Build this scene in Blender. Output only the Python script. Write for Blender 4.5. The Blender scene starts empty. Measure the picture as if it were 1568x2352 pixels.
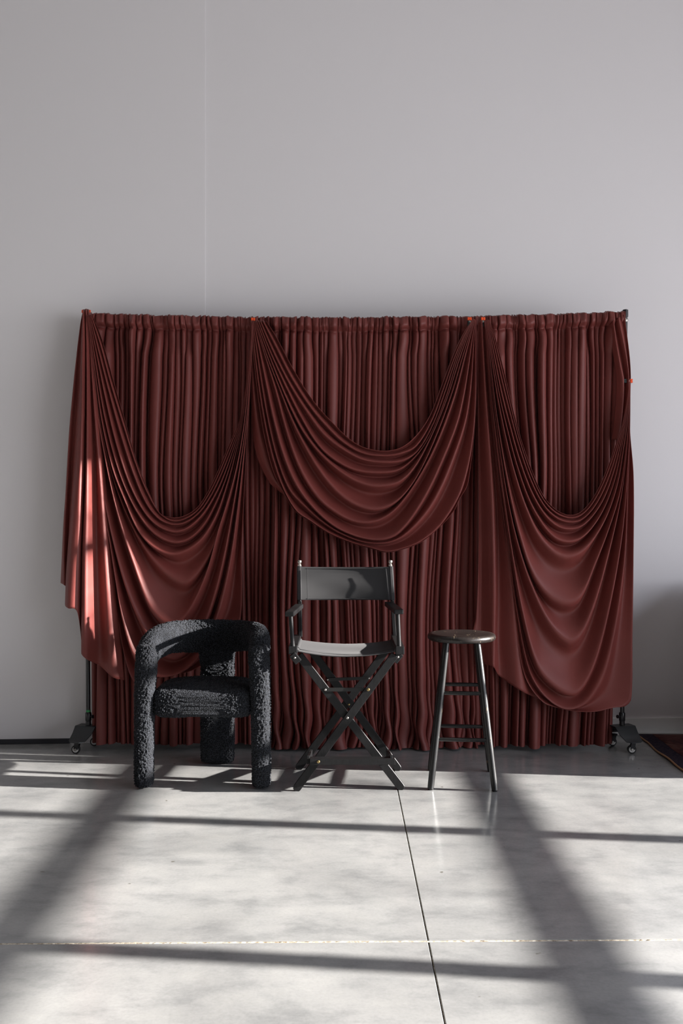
import bpy, bmesh, math, random
import numpy as np
from mathutils import Vector, Matrix

C = bpy.context.scene
COL = C.collection
PI = math.pi
F, CX, CY, H = 2287.0, 784.0, 1176.0, 1.39      # focal length in px, image centre, eye height

# ------------------------------------------------------------------ camera
cd = bpy.data.cameras.new('camera')
cd.sensor_fit = 'HORIZONTAL'
cd.sensor_width = 36.0
cd.lens = 36.0 * F / 1568.0
cd.clip_start = 0.05
cam = bpy.data.objects.new('camera', cd)
cam.location = (0, 0, H)
cam.rotation_euler = (PI / 2, 0, 0)
COL.objects.link(cam)
C.camera = cam

# ------------------------------------------------------------------ world, sun, exposure
W = bpy.data.worlds.new('world')
C.world = W
W.use_nodes = True
nt = W.node_tree
nt.nodes.clear()
wo = nt.nodes.new('ShaderNodeOutputWorld')
bg = nt.nodes.new('ShaderNodeBackground')
tc = nt.nodes.new('ShaderNodeTexCoord')
sx = nt.nodes.new('ShaderNodeSeparateXYZ')
cr = nt.nodes.new('ShaderNodeValToRGB')
nt.links.new(tc.outputs['Generated'], sx.inputs[0])
nt.links.new(sx.outputs['Z'], cr.inputs[0])
nt.links.new(cr.outputs[0], bg.inputs[0])
nt.links.new(bg.outputs[0], wo.inputs[0])
cr.color_ramp.elements[0].position = 0.0
cr.color_ramp.elements[0].color = (0.95, 0.96, 1.0, 1)
cr.color_ramp.elements[1].position = 0.9
cr.color_ramp.elements[1].color = (0.55, 0.68, 0.95, 1)
bg.inputs[1].default_value = 5.4

T_EL = 0.2736                                     # tangent of the sun's elevation
AZ = 0.122                                        # drift of the sunlight towards the back wall
sd = bpy.data.lights.new('sun', 'SUN')
sd.energy = 30.0
sd.color = (1.0, 0.955, 0.90)
sd.angle = math.radians(0.6)
sun = bpy.data.objects.new('sun', sd)
sun.rotation_euler = Vector((-1.0, AZ, -T_EL)).to_track_quat('-Z', 'Y').to_euler()
sun.location = (20, -2, 8)
COL.objects.link(sun)

C.view_settings.view_transform = 'Standard'
C.view_settings.look = 'None'
C.view_settings.gamma = 1.0
C.view_settings.use_curve_mapping = False
C.view_settings.exposure = 0.0
C.cycles.use_denoising = True
C.cycles.max_bounces = 10
C.cycles.diffuse_bounces = 6
C.cycles.caustics_reflective = False
C.cycles.caustics_refractive = False
C.cycles.sample_clamp_indirect = 6.0

# room extents
XL, XR, YB, ZC = -5.5, 5.0, -4.5, 5.6
def wall_y(x): return 5.965 + (x + 2.04) * (0.27 / 4.18)
DOOR_Y0, DOOR_Y1, DOOR_Z = -3.6, 4.88, 3.47

def portal(name, loc, rot, sx_, sy_):
    l = bpy.data.lights.new(name, 'AREA')
    l.shape = 'RECTANGLE'; l.size = sx_; l.size_y = sy_
    l.energy = 0.0
    l.cycles.is_portal = True
    o = bpy.data.objects.new(name, l)
    o.location = loc; o.rotation_euler = rot
    COL.objects.link(o)
portal('daylight_portal', (XR + 0.12, (DOOR_Y0 + DOOR_Y1) / 2, DOOR_Z / 2), (0, PI / 2, 0), DOOR_Z, DOOR_Y1 - DOOR_Y0)

# ------------------------------------------------------------------ materials
def mat(name, col, rough=0.6, spec=0.5, metal=0.0, sheen=0.0):
    m = bpy.data.materials.new(name)
    m.use_nodes = True
    b = m.node_tree.nodes['Principled BSDF']
    b.inputs['Base Color'].default_value = (*col, 1)
    b.inputs['Roughness'].default_value = rough
    b.inputs['Specular IOR Level'].default_value = spec
    b.inputs['Metallic'].default_value = metal
    if sheen:
        b.inputs['Sheen Weight'].default_value = sheen
        b.inputs['Sheen Roughness'].default_value = 0.45
        b.inputs['Sheen Tint'].default_value = (*[min(1, c * 3 + .15) for c in col], 1)
    return m, m.node_tree, b

def noise(nt, scale, detail=4, rough=.55, vec=None, dist=0.0):
    n = nt.nodes.new('ShaderNodeTexNoise')
    n.inputs['Scale'].default_value = scale
    n.inputs['Detail'].default_value = detail
    n.inputs['Roughness'].default_value = rough
    n.inputs['Distortion'].default_value = dist
    if vec is not None: nt.links.new(vec, n.inputs['Vector'])
    return n

def ramp(nt, fac, stops):
    r = nt.nodes.new('ShaderNodeValToRGB')
    while len(r.color_ramp.elements) < len(stops): r.color_ramp.elements.new(0.5)
    for e, (p, c) in zip(r.color_ramp.elements, stops):
        e.position = p
        e.color = (*c, 1) if len(c) == 3 else c
    nt.links.new(fac, r.inputs[0])
    return r

def mix(nt, fac, a, b, mode='MIX'):
    m = nt.nodes.new('ShaderNodeMix')
    m.data_type = 'RGBA'; m.blend_type = mode
    for s, v in ((m.inputs[0], fac), (m.inputs[6], a), (m.inputs[7], b)):
        if hasattr(v, 'is_linked'): nt.links.new(v, s)
        elif isinstance(v, (int, float)): s.default_value = v
        else: s.default_value = (*v, 1)
    return m.outputs[2]

def bump(nt, b, h, strength, dist):
    n = nt.nodes.new('ShaderNodeBump')
    n.inputs['Strength'].default_value = strength
    n.inputs['Distance'].default_value = dist
    nt.links.new(h, n.inputs['Height'])
    nt.links.new(n.outputs[0], b.inputs['Normal'])
    return n

def objvec(nt, scale=(1, 1, 1), src='Object'):
    t = nt.nodes.new('ShaderNodeTexCoord')
    m = nt.nodes.new('ShaderNodeMapping')
    m.inputs['Scale'].default_value = scale
    nt.links.new(t.outputs[src], m.inputs[0])
    return m.outputs[0]

M_wall, n_, b_ = mat('wall_paint', (0.75, 0.73, 0.745), 0.75, 0.3)
nz = noise(n_, 140, 3, vec=objvec(n_)); bump(n_, b_, nz.outputs[0], 0.08, 0.002)
M_ceil, n_, b_ = mat('ceiling_paint', (0.62, 0.60, 0.58), 0.85, 0.2)
M_dark, _, _ = mat('dark_far_wall_paint', (0.10, 0.10, 0.105), 0.8, 0.2)
M_skirt, _, _ = mat('skirting_paint', (0.70, 0.69, 0.68), 0.45, 0.4)
M_blackstrip, _, _ = mat('black_rubber_strip', (0.03, 0.03, 0.035), 0.5, 0.4)
M_frame, _, _ = mat('window_frame_metal', (0.08, 0.08, 0.085), 0.5, 0.4)

# polished concrete
M_conc, n_, b_ = mat('polished_concrete', (0.3, 0.3, 0.3), 0.25, 0.5)
v = objvec(n_)
a = noise(n_, 1.1, 6, .6, v, .6)
c1 = ramp(n_, a.outputs[0], [(.28, (.215, .217, .217)), (.5, (.298, .300, .298)), (.72, (.375, .374, .370))])
a2 = noise(n_, 4.2, 9, .66, objvec(n_, (1, 1.7, 1)), .15)
c2 = ramp(n_, a2.outputs[0], [(.32, (.68, .69, .70)), (.5, (.98, .98, .98)), (.72, (1.15, 1.14, 1.12))])
c = mix(n_, 0.85, c1.outputs[0], c2.outputs[0], 'MULTIPLY')
a3 = noise(n_, 90, 3, .6, v)
c3 = ramp(n_, a3.outputs[0], [(.25, (.86, .86, .86)), (.5, (1, 1, 1)), (.8, (1.1, 1.1, 1.1))])
c = mix(n_, 0.6, c, c3.outputs[0], 'MULTIPLY')
sp = noise(n_, 17, 2, .4, v)                       # sparse dark specks and stains
s3 = ramp(n_, sp.outputs[0], [(.77, (0, 0, 0)), (.80, (1, 1, 1))])
c = mix(n_, s3.outputs[0], c, (.13, .125, .11))
sc_ = noise(n_, 3.2, 10, .8, objvec(n_, (1, 3.0, 1)), .8)   # faint pale scuffs
s4 = ramp(n_, sc_.outputs[0], [(.62, (0, 0, 0)), (.76, (.28, .28, .28))])
c = mix(n_, s4.outputs[0], c, (.40, .395, .38))
n_.links.new(c, b_.inputs['Base Color'])
r = ramp(n_, a2.outputs[0], [(.25, (.25,) * 3), (.5, (.16,) * 3), (.75, (.11,) * 3)])
n_.links.new(r.outputs[0], b_.inputs['Roughness'])
bn = noise(n_, 260, 2, .5, v); bump(n_, b_, bn.outputs[0], 0.05, 0.0008)

M_fill, n_, b_ = mat('joint_filler_pale', (0.55, 0.47, 0.36), 0.9, 0.2)
a = noise(n_, 60, 4, .7, objvec(n_))
c = ramp(n_, a.outputs[0], [(.35, (.16, .12, .08)), (.5, (.5, .43, .33)), (.65, (.80, .74, .64))])
n_.links.new(c.outputs[0], b_.inputs['Base Color'])
M_gap, n_, b_ = mat('joint_gap_dark', (0.05, 0.042, 0.03), 0.9, 0.2)

# curtain satin jersey
def cloth_mat(name, col):
    m, n_, b_ = mat(name, col, 0.52, 0.35, 0, 0.08)
    a = noise(n_, 3.0, 3, .5, objvec(n_))
    c = ramp(n_, a.outputs[0], [(.3, tuple(x * .9 for x in col)), (.7, tuple(x * 1.1 for x in col))])
    n_.links.new(c.outputs[0], b_.inputs['Base Color'])
    w = noise(n_, 900, 2, .5, objvec(n_))
    cr_ = noise(n_, 22, 5, .55, objvec(n_), 1.5)
    add = n_.nodes.new('ShaderNodeMath'); add.operation = 'MULTIPLY_ADD'
    add.inputs[1].default_value = 3.0
    n_.links.new(cr_.outputs[0], add.inputs[0]); n_.links.new(w.outputs[0], add.inputs[2])
    bump(n_, b_, add.outputs[0], 0.16, 0.0016)
    return m
M_cloth = cloth_mat('burgundy_curtain_cloth', (0.155, 0.035, 0.030))
M_swag = cloth_mat('burgundy_swag_cloth', (0.172, 0.038, 0.032))

# boucle
M_boucle, n_, b_ = mat('charcoal_boucle', (0.022, 0.025, 0.032), 0.85, 0.25, 0, 0.15)
vv = n_.nodes.new('ShaderNodeTexVoronoi'); vv.inputs['Scale'].default_value = 190
n_.links.new(objvec(n_), vv.inputs['Vector'])
rr = ramp(n_, vv.outputs['Distance'], [(.0, (1, 1, 1)), (.6, (0, 0, 0))])
bump(n_, b_, rr.outputs[0], 0.9, 0.003)
cc = mix(n_, rr.outputs[0], (0.002, 0.0025, 0.004), (0.045, 0.050, 0.062))
n_.links.new(cc, b_.inputs['Base Color'])

def wood_mat(name, col, wear, thr, rough=.38, scl=(18, 18, 5)):
    m, n_, b_ = mat(name, col, rough, 0.30)
    a = noise(n_, 2.2, 8, .75, objvec(n_, scl), .4)
    s = ramp(n_, a.outputs[0], [(thr, (0, 0, 0)), (thr + .035, (1, 1, 1))])
    g = noise(n_, 7, 4, .6, objvec(n_, scl))
    g2 = ramp(n_, g.outputs[0], [(.3, tuple(x * .7 for x in col)), (.7, tuple(x * 1.8 for x in col))])
    c = mix(n_, s.outputs[0], g2.outputs[0], wear)
    n_.links.new(c, b_.inputs['Base Color'])
    bump(n_, b_, g.outputs[0], 0.15, 0.001)
    return m
M_blackwood = wood_mat('black_painted_wood', (0.006, 0.006, 0.0065), (0.22, 0.15, 0.08), 0.70, .42)
M_stoolleg = wood_mat('worn_black_stool_paint', (0.005, 0.005, 0.005), (0.26, 0.17, 0.09), 0.63, .34)
M_stoolleg.node_tree.nodes['Principled BSDF'].inputs['Specular IOR Level'].default_value = .55
M_stoolseat = wood_mat('worn_stool_seat_paint', (0.012, 0.009, 0.008), (0.17, 0.13, 0.09), 0.60, .34, (30, 4, 14))
M_stoolseat.node_tree.nodes['Principled BSDF'].inputs['Specular IOR Level'].default_value = .5
M_canvas, n_, b_ = mat('black_canvas', (0.028, 0.0275, 0.029), 0.8, 0.3, 0, .25)
a = noise(n_, 700, 2, .5, objvec(n_)); bump(n_, b_, a.outputs[0], 0.3, 0.0008)
M_chrome, _, _ = mat('steel_bolt', (0.45, 0.43, 0.40), 0.35, 0.5, 1.0)
M_darkmetal, _, _ = mat('dark_bracket_metal', (0.03, 0.03, 0.03), 0.35, 0.5, 0.6)
M_brass, _, _ = mat('brass_bolt', (0.35, 0.26, 0.12), 0.35, 0.5, 1.0)
M_pole, _, _ = mat('black_powder_coated_pole', (0.012, 0.012, 0.014), 0.28, 0.5)
M_plate, _, _ = mat('black_plate_steel', (0.022, 0.025, 0.028), 0.4, 0.5)
M_rubber, _, _ = mat('caster_rubber', (0.015, 0.015, 0.015), 0.5, 0.4)
M_hub, _, _ = mat('white_caster_hub', (0.62, 0.60, 0.58), 0.35, 0.5)
M_green, _, _ = mat('green_tape', (0.03, 0.30, 0.09), 0.5, 0.4)
M_orange, _, _ = mat('orange_clamp_tip', (0.95, 0.10, 0.015), 0.5, 0.4)
M_clamp, _, _ = mat('black_clamp_plastic', (0.02, 0.03, 0.03), 0.45, 0.4)
M_rug, n_, b_ = mat('faded_red_rug', (0.05, 0.02, 0.02), 0.95, 0.1, 0, .2)
a = noise(n_, 9, 6, .7, objvec(n_), 1)
vo = n_.nodes.new('ShaderNodeTexVoronoi'); vo.inputs['Scale'].default_value = 7
n_.links.new(objvec(n_), vo.inputs['Vector'])
c1 = ramp(n_, a.outputs[0], [(.35, (.035, .012, .012)), (.5, (.085, .028, .026)), (.68, (.15, .075, .060))])
c2 = ramp(n_, vo.outputs['Distance'], [(.2, (.5, .45, .7)), (.3, (1, 1, 1))])
c = mix(n_, .7, c1.outputs[0], c2.outputs[0], 'MULTIPLY')
n_.links.new(c, b_.inputs['Base Color'])
M_rugband, n_, b_ = mat('rug_navy_border', (0.018, 0.016, 0.030), 0.95, 0.1)
a = noise(n_, 60, 4, .7, objvec(n_))
c = ramp(n_, a.outputs[0], [(.4, (.014, .012, .024)), (.7, (.06, .04, .05))])
n_.links.new(c.outputs[0], b_.inputs['Base Color'])
M_rugbind, _, _ = mat('rug_tan_binding', (0.30, 0.17, 0.10), 0.9, 0.1)

# ------------------------------------------------------------------ helpers
def link(name, me, m, parent=None, smooth=True):
    o = bpy.data.objects.new(name, me)
    COL.objects.link(o)
    if m: me.materials.append(m)
    if parent: o.parent = parent
    if smooth and len(me.polygons):
        me.polygons.foreach_set('use_smooth', [True] * len(me.polygons))
    return o

def from_bm(name, bm, m, parent=None, smooth=False, bevel=0.0, seg=2):
    if bevel:
        bmesh.ops.bevel(bm, geom=bm.edges[:], offset=bevel, segments=seg, profile=.6, affect='EDGES', clamp_overlap=True)
    me = bpy.data.meshes.new(name)
    bmesh.ops.recalc_face_normals(bm, faces=bm.faces[:])
    bm.to_mesh(me); bm.free()
    o = link(name, me, m, parent, smooth)
    return o

def grid_obj(name, P, m, parent=None, closed_u=False, thick=0.0):
    """P: array (rows, cols, 3) -> mesh"""
    R_, K, _ = P.shape
    me = bpy.data.meshes.new(name)
    idx = np.arange(R_ * K).reshape(R_, K)
    a = idx[:-1, :-1].ravel(); b = idx[:-1, 1:].ravel(); c = idx[1:, 1:].ravel(); d = idx[1:, :-1].ravel()
    q = np.stack([a, b, c, d], 1)
    if closed_u:
        a = idx[:-1, -1]; b = idx[:-1, 0]; c = idx[1:, 0]; d = idx[1:, -1]
        q = np.concatenate([q, np.stack([a, b, c, d], 1)])
    n = len(q)
    me.vertices.add(R_ * K); me.vertices.foreach_set('co', P.astype(np.float32).ravel())
    me.loops.add(n * 4); me.loops.foreach_set('vertex_index', q.astype(np.int32).ravel())
    me.polygons.add(n)
    me.polygons.foreach_set('loop_start', np.arange(0, n * 4, 4, dtype=np.int32))
    me.polygons.foreach_set('loop_total', np.full(n, 4, dtype=np.int32))
    me.update(calc_edges=True); me.validate()
    o = link(name, me, m, parent, True)
    if thick:
        s = o.modifiers.new('thickness', 'SOLIDIFY'); s.thickness = thick; s.offset = 0
    return o

def box(bm, c, s, rot=None):
    mtx = Matrix.Translation(c)
    if rot is not None: mtx = mtx @ rot.to_4x4()
    mtx = mtx @ Matrix.Diagonal((s[0], s[1], s[2], 1))
    return bmesh.ops.create_cube(bm, size=1.0, matrix=mtx)

def bar_rot(p, q, side):
    """rotation whose X runs from p to q and whose Y is near `side`"""
    x = (Vector(q) - Vector(p)).normalized()
    y = (Vector(side) - x * Vector(side).dot(x)).normalized()
    z = x.cross(y)
    return Matrix((x, y, z)).transposed()

def bar(bm, p, q, w, t, side=(0, 1, 0)):
    """flat bar from p to q, thickness t along `side`, width w across"""
    p, q = Vector(p), Vector(q)
    return box(bm, (p + q) / 2, ((q - p).length, t, w), bar_rot(p, q, side))

def tube(bm, pts, rads, n=16, cap=True):
    """round tube through pts"""
    pts = [Vector(p) for p in pts]
    rings = []
    up = Vector((0, 0, 1))
    for i, p in enumerate(pts):
        t = (pts[min(i + 1, len(pts) - 1)] - pts[max(i - 1, 0)]).normalized()
        ref = up if abs(t.dot(up)) < .9 else Vector((0, 1, 0))
        a = t.cross(ref).normalized(); b = t.cross(a)
        r_ = rads[i] if hasattr(rads, '__len__') else rads
        rings.append([bm.verts.new(p + (a * math.cos(2 * PI * k / n) + b * math.sin(2 * PI * k / n)) * r_) for k in range(n)])
    for r0, r1 in zip(rings, rings[1:]):
        for k in range(n):
            bm.faces.new((r0[k], r0[(k + 1) % n], r1[(k + 1) % n], r1[k]))
    if cap:
        bm.faces.new(rings[0]); bm.faces.new(rings[-1])

def smooth_angle(o, ang=35):
    me = o.data
    me.polygons.foreach_set('use_smooth', [True] * len(me.polygons))
    me.set_sharp_from_angle(angle=math.radians(ang))

def tube_obj(name, pts, rads, m, parent=None, n=16):
    bm = bmesh.new(); tube(bm, pts, rads, n)
    o = from_bm(name, bm, m, parent); smooth_angle(o); return o

def lathe_obj(name, prof, c, m, parent=None, n=48, axis='Z'):
    """prof: list of (r, h)"""
    bm = bmesh.new()
    rings = []
    for r_, h in prof:
        ring = []
        for k in range(n):
            a = 2 * PI * k / n
            if axis == 'Z': p = Vector((r_ * math.cos(a), r_ * math.sin(a), h))
            elif axis == 'Y': p = Vector((r_ * math.cos(a), h, r_ * math.sin(a)))
            else: p = Vector((h, r_ * math.cos(a), r_ * math.sin(a)))
            ring.append(bm.verts.new(p + Vector(c)))
        rings.append(ring)
    for r0, r1 in zip(rings, rings[1:]):
        for k in range(n):
            bm.faces.new((r0[k], r0[(k + 1) % n], r1[(k + 1) % n], r1[k]))
    bm.faces.new(rings[0]); bm.faces.new(rings[-1])
    o = from_bm(name, bm, m, parent); smooth_angle(o, 40); return o

def box_obj(name, c, s, m, parent=None, bevel=0.0, rot=None):
    bm = bmesh.new(); box(bm, c, s, rot)
    return from_bm(name, bm, m, parent, bevel=bevel)

def thing(name, label, cat, loc=(0, 0, 0), group=None):
    o = bpy.data.objects.new(name, None)
    o.empty_display_size = .1
    COL.objects.link(o)
    o.location = loc
    o['label'] = label; o['category'] = cat
    if group: o['group'] = group
    return o

def tag(o, label, cat, group=None):
    o['label'] = label; o['category'] = cat
    if group: o['group'] = group
    return o

def struct(o, label=None, cat=None):
    o['kind'] = 'structure'
    if label: o['label'] = label
    if cat: o['category'] = cat
    return o

def px(x, y, Y):
    """point of the room seen at photo pixel (x, y), at depth Y"""
    return Vector(((x - CX) * Y / F, Y, H - (y - CY) * Y / F))

# ------------------------------------------------------------------ room shell
# floor: four concrete slabs with recessed joints over a dark bed
floor = struct(bpy.data.objects.new('floor', None), 'grey polished concrete floor cut by two thin joints', 'floor')
COL.objects.link(floor)
def jy(x): return 3.222 + .014 * x
JX = 0.281
gx, gy = 0.0026, 0.0065
def slab(x0, x1, front, nm='slab'):
    bm = bmesh.new()
    if front:
        pts = [(x0, YB), (x1, YB), (x1, jy(x1) - gy), (x0, jy(x0) - gy)]
    else:
        pts = [(x0, jy(x0) + gy), (x1, jy(x1) + gy), (x1, 6.45), (x0, 6.45)]
    top = [bm.verts.new((x, y, 0)) for x, y in pts]
    bot = [bm.verts.new((x, y, -0.05)) for x, y in pts]
    bm.faces.new(top); bm.faces.new(bot)
    for k in range(4): bm.faces.new((top[k], top[(k + 1) % 4], bot[(k + 1) % 4], bot[k]))
    return from_bm(nm, bm, M_conc, floor, bevel=.0012, seg=1)
slab(XL - .2, JX - gx, True); slab(JX + gx, XR + .2, True)
slab(XL - .2, JX - gx, False); slab(JX + gx, XR + .2, False)
box_obj('joint_bed', (0, .9, -0.055), (11.2, 11.2, .03), M_gap, floor)
# crumbly pale filler in the cross joint
rng = np.random.default_rng(5)
n = 700
xs = np.linspace(-2.6, 2.8, n)
P = np.zeros((4, n, 3))
for k, off in enumerate((-gy, -gy * .35, gy * .35, gy)):
    P[k, :, 0] = xs; P[k, :, 1] = [jy(x) for x in xs]; P[k, :, 1] += off
    P[k, :, 2] = -.0022 + rng.normal(0, .0011, n) * (1 if 0 < k < 3 else .3)
grid_obj('joint_filler', P, M_fill, floor)
P = np.zeros((2, 60, 3)); ys = np.linspace(-1, 6.1, 60)
for k in range(2):
    P[k, :, 0] = JX + (.0009 + .0016 * k); P[k, :, 1] = ys; P[k, :, 2] = -.004
grid_obj('joint_sealant', P, M_fill, floor)

# back wall: two drywall sections meeting in a hairline joint
def wall_slab(name, x0, x1, off, label=None):
    y0, y1 = wall_y(x0) - off, wall_y(x1) - off
    bm = bmesh.new()
    p = [(x0, y0), (x1, y1), (x1, y1 + .15 + off), (x0, y0 + .15 + off)]
    lo = [bm.verts.new((x, y, -.02)) for x, y in p]; hi = [bm.verts.new((x, y, ZC)) for x, y in p]
    bm.faces.new(lo); bm.faces.new(hi)
    for k in range(4): bm.faces.new((lo[k], lo[(k + 1) % 4], hi[(k + 1) % 4], hi[k]))
    return struct(from_bm(name, bm, M_wall))
JW = (472 - CX) * 6.06 / F
wb = wall_slab('wall_back', JW, XR + .1, 0.0)
w2 = wall_slab('wall_back_left', XL - .1, JW, 0.005)
wl = struct(box_obj('wall_left', (XL - .075, .8, ZC / 2), (.15, 11.2, ZC + .04), M_dark))
wf = struct(box_obj('wall_front', (0, YB - .075, ZC / 2), (11.2, .15, ZC + .04), M_dark))
# right wall round the big glazed door opening
bm = bmesh.new()
box(bm, (XR + .1, (DOOR_Y1 + 6.7) / 2, ZC / 2), (.2, 6.7 - DOOR_Y1, ZC + .04))
box(bm, (XR + .1, (DOOR_Y0 + DOOR_Y1) / 2, (DOOR_Z + ZC) / 2), (.2, DOOR_Y1 - DOOR_Y0, ZC - DOOR_Z))
box(bm, (XR + .1, (YB + DOOR_Y0) / 2, ZC / 2), (.2, DOOR_Y0 - YB, ZC + .04))
wr = struct(from_bm('wall_right', bm, M_wall))
cl = struct(box_obj('ceiling', (0, .9, ZC + .075), (11.3, 11.3, .15), M_ceil))

# sectional glazed door: stiles and rails throw the bars of shade on the floor
door = bpy.data.objects.new('door_1', None); COL.objects.link(door); struct(door)
for y in (3.79, 2.46, 1.13, -.2, -1.53, -2.86):
    box_obj('stile', (XR, y, DOOR_Z / 2), (.03, .098, DOOR_Z), M_frame, door)
for z in (.04, .657, 1.163, 1.669, 2.22, 2.95):
    box_obj('rail', (XR + .002, (DOOR_Y0 + DOOR_Y1) / 2, z), (.03, DOOR_Y1 - DOOR_Y0, .080), M_frame, door)

# skirtings
def skirt(name, x0, x1, h, t, m):
    bm = bmesh.new()
    p = [(x0, wall_y(x0) - t), (x1, wall_y(x1) - t), (x1, wall_y(x1)), (x0, wall_y(x0))]
    lo = [bm.verts.new((x, y, 0)) for x, y in p]; hi = [bm.verts.new((x, y, h)) for x, y in p]
    bm.faces.new(lo); bm.faces.new(hi)
    for k in range(4): bm.faces.new((lo[k], lo[(k + 1) % 4], hi[(k + 1) % 4], hi[k]))
    return struct(from_bm(name, bm, m, bevel=.002, seg=1))
skirt('baseboard_left', XL, -1.63, .030, .014, M_blackstrip)
skirt('baseboard_right', -1.4, XR, .105, .012, M_skirt)

# ------------------------------------------------------------------ cloth builders
def smooth_noise(rs, shape, passes):
    a = rs.normal(size=shape)
    for _ in range(passes):
        a = (np.roll(a, 1, 1) + a * 2 + np.roll(a, -1, 1)) / 4
        a[:, 0] = a[:, 1]; a[:, -1] = a[:, -2]
    return a / (a.std() + 1e-9)

def interp_noise(rs, n, T, knots):
    """n smooth random curves over T samples, unit scale"""
    k = rs.normal(size=(n, knots + 3))
    t = np.linspace(0, knots - 1e-6, T)
    i = t.astype(int); f = t - i
    p0, p1, p2, p3 = k[:, i], k[:, i + 1], k[:, np.minimum(i + 2, knots + 2)], k[:, np.minimum(i + 3, knots + 2)]
    return .5 * (2 * p1 + (p2 - p0) * f + (2 * p0 - 5 * p1 + 4 * p2 - p3) * f ** 2 + (3 * p1 - p0 - 3 * p2 + p3) * f ** 3)

def pleated(name, xt0, xt1, xb0, xb1, ztop, zbot, Yc, seed, wmean=.034, pool=0.0, rows=150):
    """gathered curtain panel: irregular round pleats hanging from a shirred rod pocket"""
    rs = np.random.default_rng(seed)
    nf = int(round((xt1 - xt0) / wmean))
    w = np.clip(rs.lognormal(0, .36, nf), .45, 1.6); w /= w.sum()
    tt = np.concatenate([np.linspace(0, .9, rows - 60), np.linspace(.905, 1, 60)])     # 0 hem, 1 top
    T = len(tt)
    dn = interp_noise(rs, nf, T, 5)
    wt = w[:, None] * np.exp(.26 * dn * (1 - tt ** 6)[None])
    wt /= wt.sum(0)
    edge = np.concatenate([np.zeros((1, T)), np.cumsum(wt, 0)])                  # nf+1, T
    S = 14
    s = (np.arange(S) / S)
    amp0 = np.clip(w * (xt1 - xt0) * rs.uniform(1.1, 2.2, nf), .018, .080)
    amp = amp0[:, None] * (1 + .28 * interp_noise(rs, nf, T, 4)).clip(.3, 1.8)
    gam = rs.uniform(.75, 1.45, nf)
    top_fade = np.clip((1 - tt) * (ztop(0) - zbot(0)) / .11, 0, 1)                 # 1 below the pocket
    tf = top_fade ** 1.0
    amp = amp * (.34 + .66 * tf)[None]
    base = .016 * interp_noise(rs, 1, nf * S + 1, 9)[0]
    K = nf * S + 1
    P = np.zeros((T, K, 3))
    xx = np.zeros((T, K)); dd = np.zeros((T, K))
    for i in range(nf):
        sg = s ** gam[i]
        lx = s - .185 * np.sin(2 * PI * s)
        xx[:, i * S:(i + 1) * S] = edge[i][:, None] + (edge[i + 1] - edge[i])[:, None] * lx[None]
        dd[:, i * S:(i + 1) * S] = amp[i][:, None] * (np.sin(PI * sg)[None] ** .9)
    xx[:, -1] = 1.0
    x0 = xb0 + (xt0 - xb0) * tt; x1 = xb1 + (xt1 - xb1) * tt
    X = x0[:, None] + (x1 - x0)[:, None] * xx
    # fine shirring near the rod
    ph = np.cumsum(rs.uniform(.5, 1.5, K)) * .55
    ruf = (np.sin(ph)[None] * .0085 + np.sin(ph * 2.3 + 1)[None] * .005) * (1 - tf)[:, None]
    seam = np.exp(-((1 - tt) * (ztop(0) - zbot(0)) - .085) ** 2 / .010 ** 2)
    dt_ = (1 - tt) * (ztop(0) - zbot(0)); rod = 1 / (1 + np.exp((dt_ - .075) / .008)) * np.clip(dt_ / .012, .15, 1)
    D = dd + ruf + base[None] * (.3 + .7 * tf)[:, None]
    D = D * (1 - .22 * seam)[:, None] + (.054 * rod)[:, None]
    zt = np.array([ztop(x) for x in X[-1]]); zb = np.array([zbot(x) for x in X[0]])
    zt = zt + np.sin(ph * 1.1) * .0035 + rs.normal(0, .0012, K)
    zb = zb + np.interp(np.arange(K), np.arange(0, K + 40, 40), rs.uniform(0, .012, len(np.arange(0, K + 40, 40))))
    Z = zb[None] + (zt - zb)[None] * tt[:, None]
    if pool:
        g = np.exp(-Z / .10)
        pn = np.interp(np.arange(K), np.arange(0, K + 30, 30), rs.uniform(-.4, 1, len(np.arange(0, K + 30, 30))))
        D = D + pool * g * pn[None]
        X = X + .018 * np.sin(Z * 26 + np.arange(K)[None] * .11) * np.exp(-Z / .16)
    P[..., 0] = X; P[..., 1] = Yc - D; P[..., 2] = Z
    return grid_obj(name, P, M_cloth)

def resample(pts, n):
    pts = np.asarray(pts, float)
    ext = np.vstack([2 * pts[0] - pts[1], pts, 2 * pts[-1] - pts[-2]])
    out = []
    for i in range(1, len(ext) - 2):
        p0, p1, p2, p3 = ext[i - 1:i + 3]
        for f in np.linspace(0, 1, 24, endpoint=False):
            # centripetal-ish: damp tangents for uneven spacing
            d1, d0, d2 = np.linalg.norm(p2 - p1), np.linalg.norm(p1 - p0), np.linalg.norm(p3 - p2)
            m1 = (p2 - p0) / (d0 + d1 + 1e-9) * d1
            m2 = (p3 - p1) / (d1 + d2 + 1e-9) * d1
            h00, h10, h01, h11 = 2 * f ** 3 - 3 * f ** 2 + 1, f ** 3 - 2 * f ** 2 + f, -2 * f ** 3 + 3 * f ** 2, f ** 3 - f ** 2
            out.append(h00 * p1 + h10 * m1 + h01 * p2 + h11 * m2)
    out.append(ext[-2]); out = np.array(out)
    L = np.concatenate([[0], np.cumsum(np.linalg.norm(np.diff(out, axis=0), axis=1))])
    s = np.linspace(0, L[-1], n)
    return np.stack([np.interp(s, L, out[:, 0]), np.interp(s, L, out[:, 1])], 1)

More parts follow.
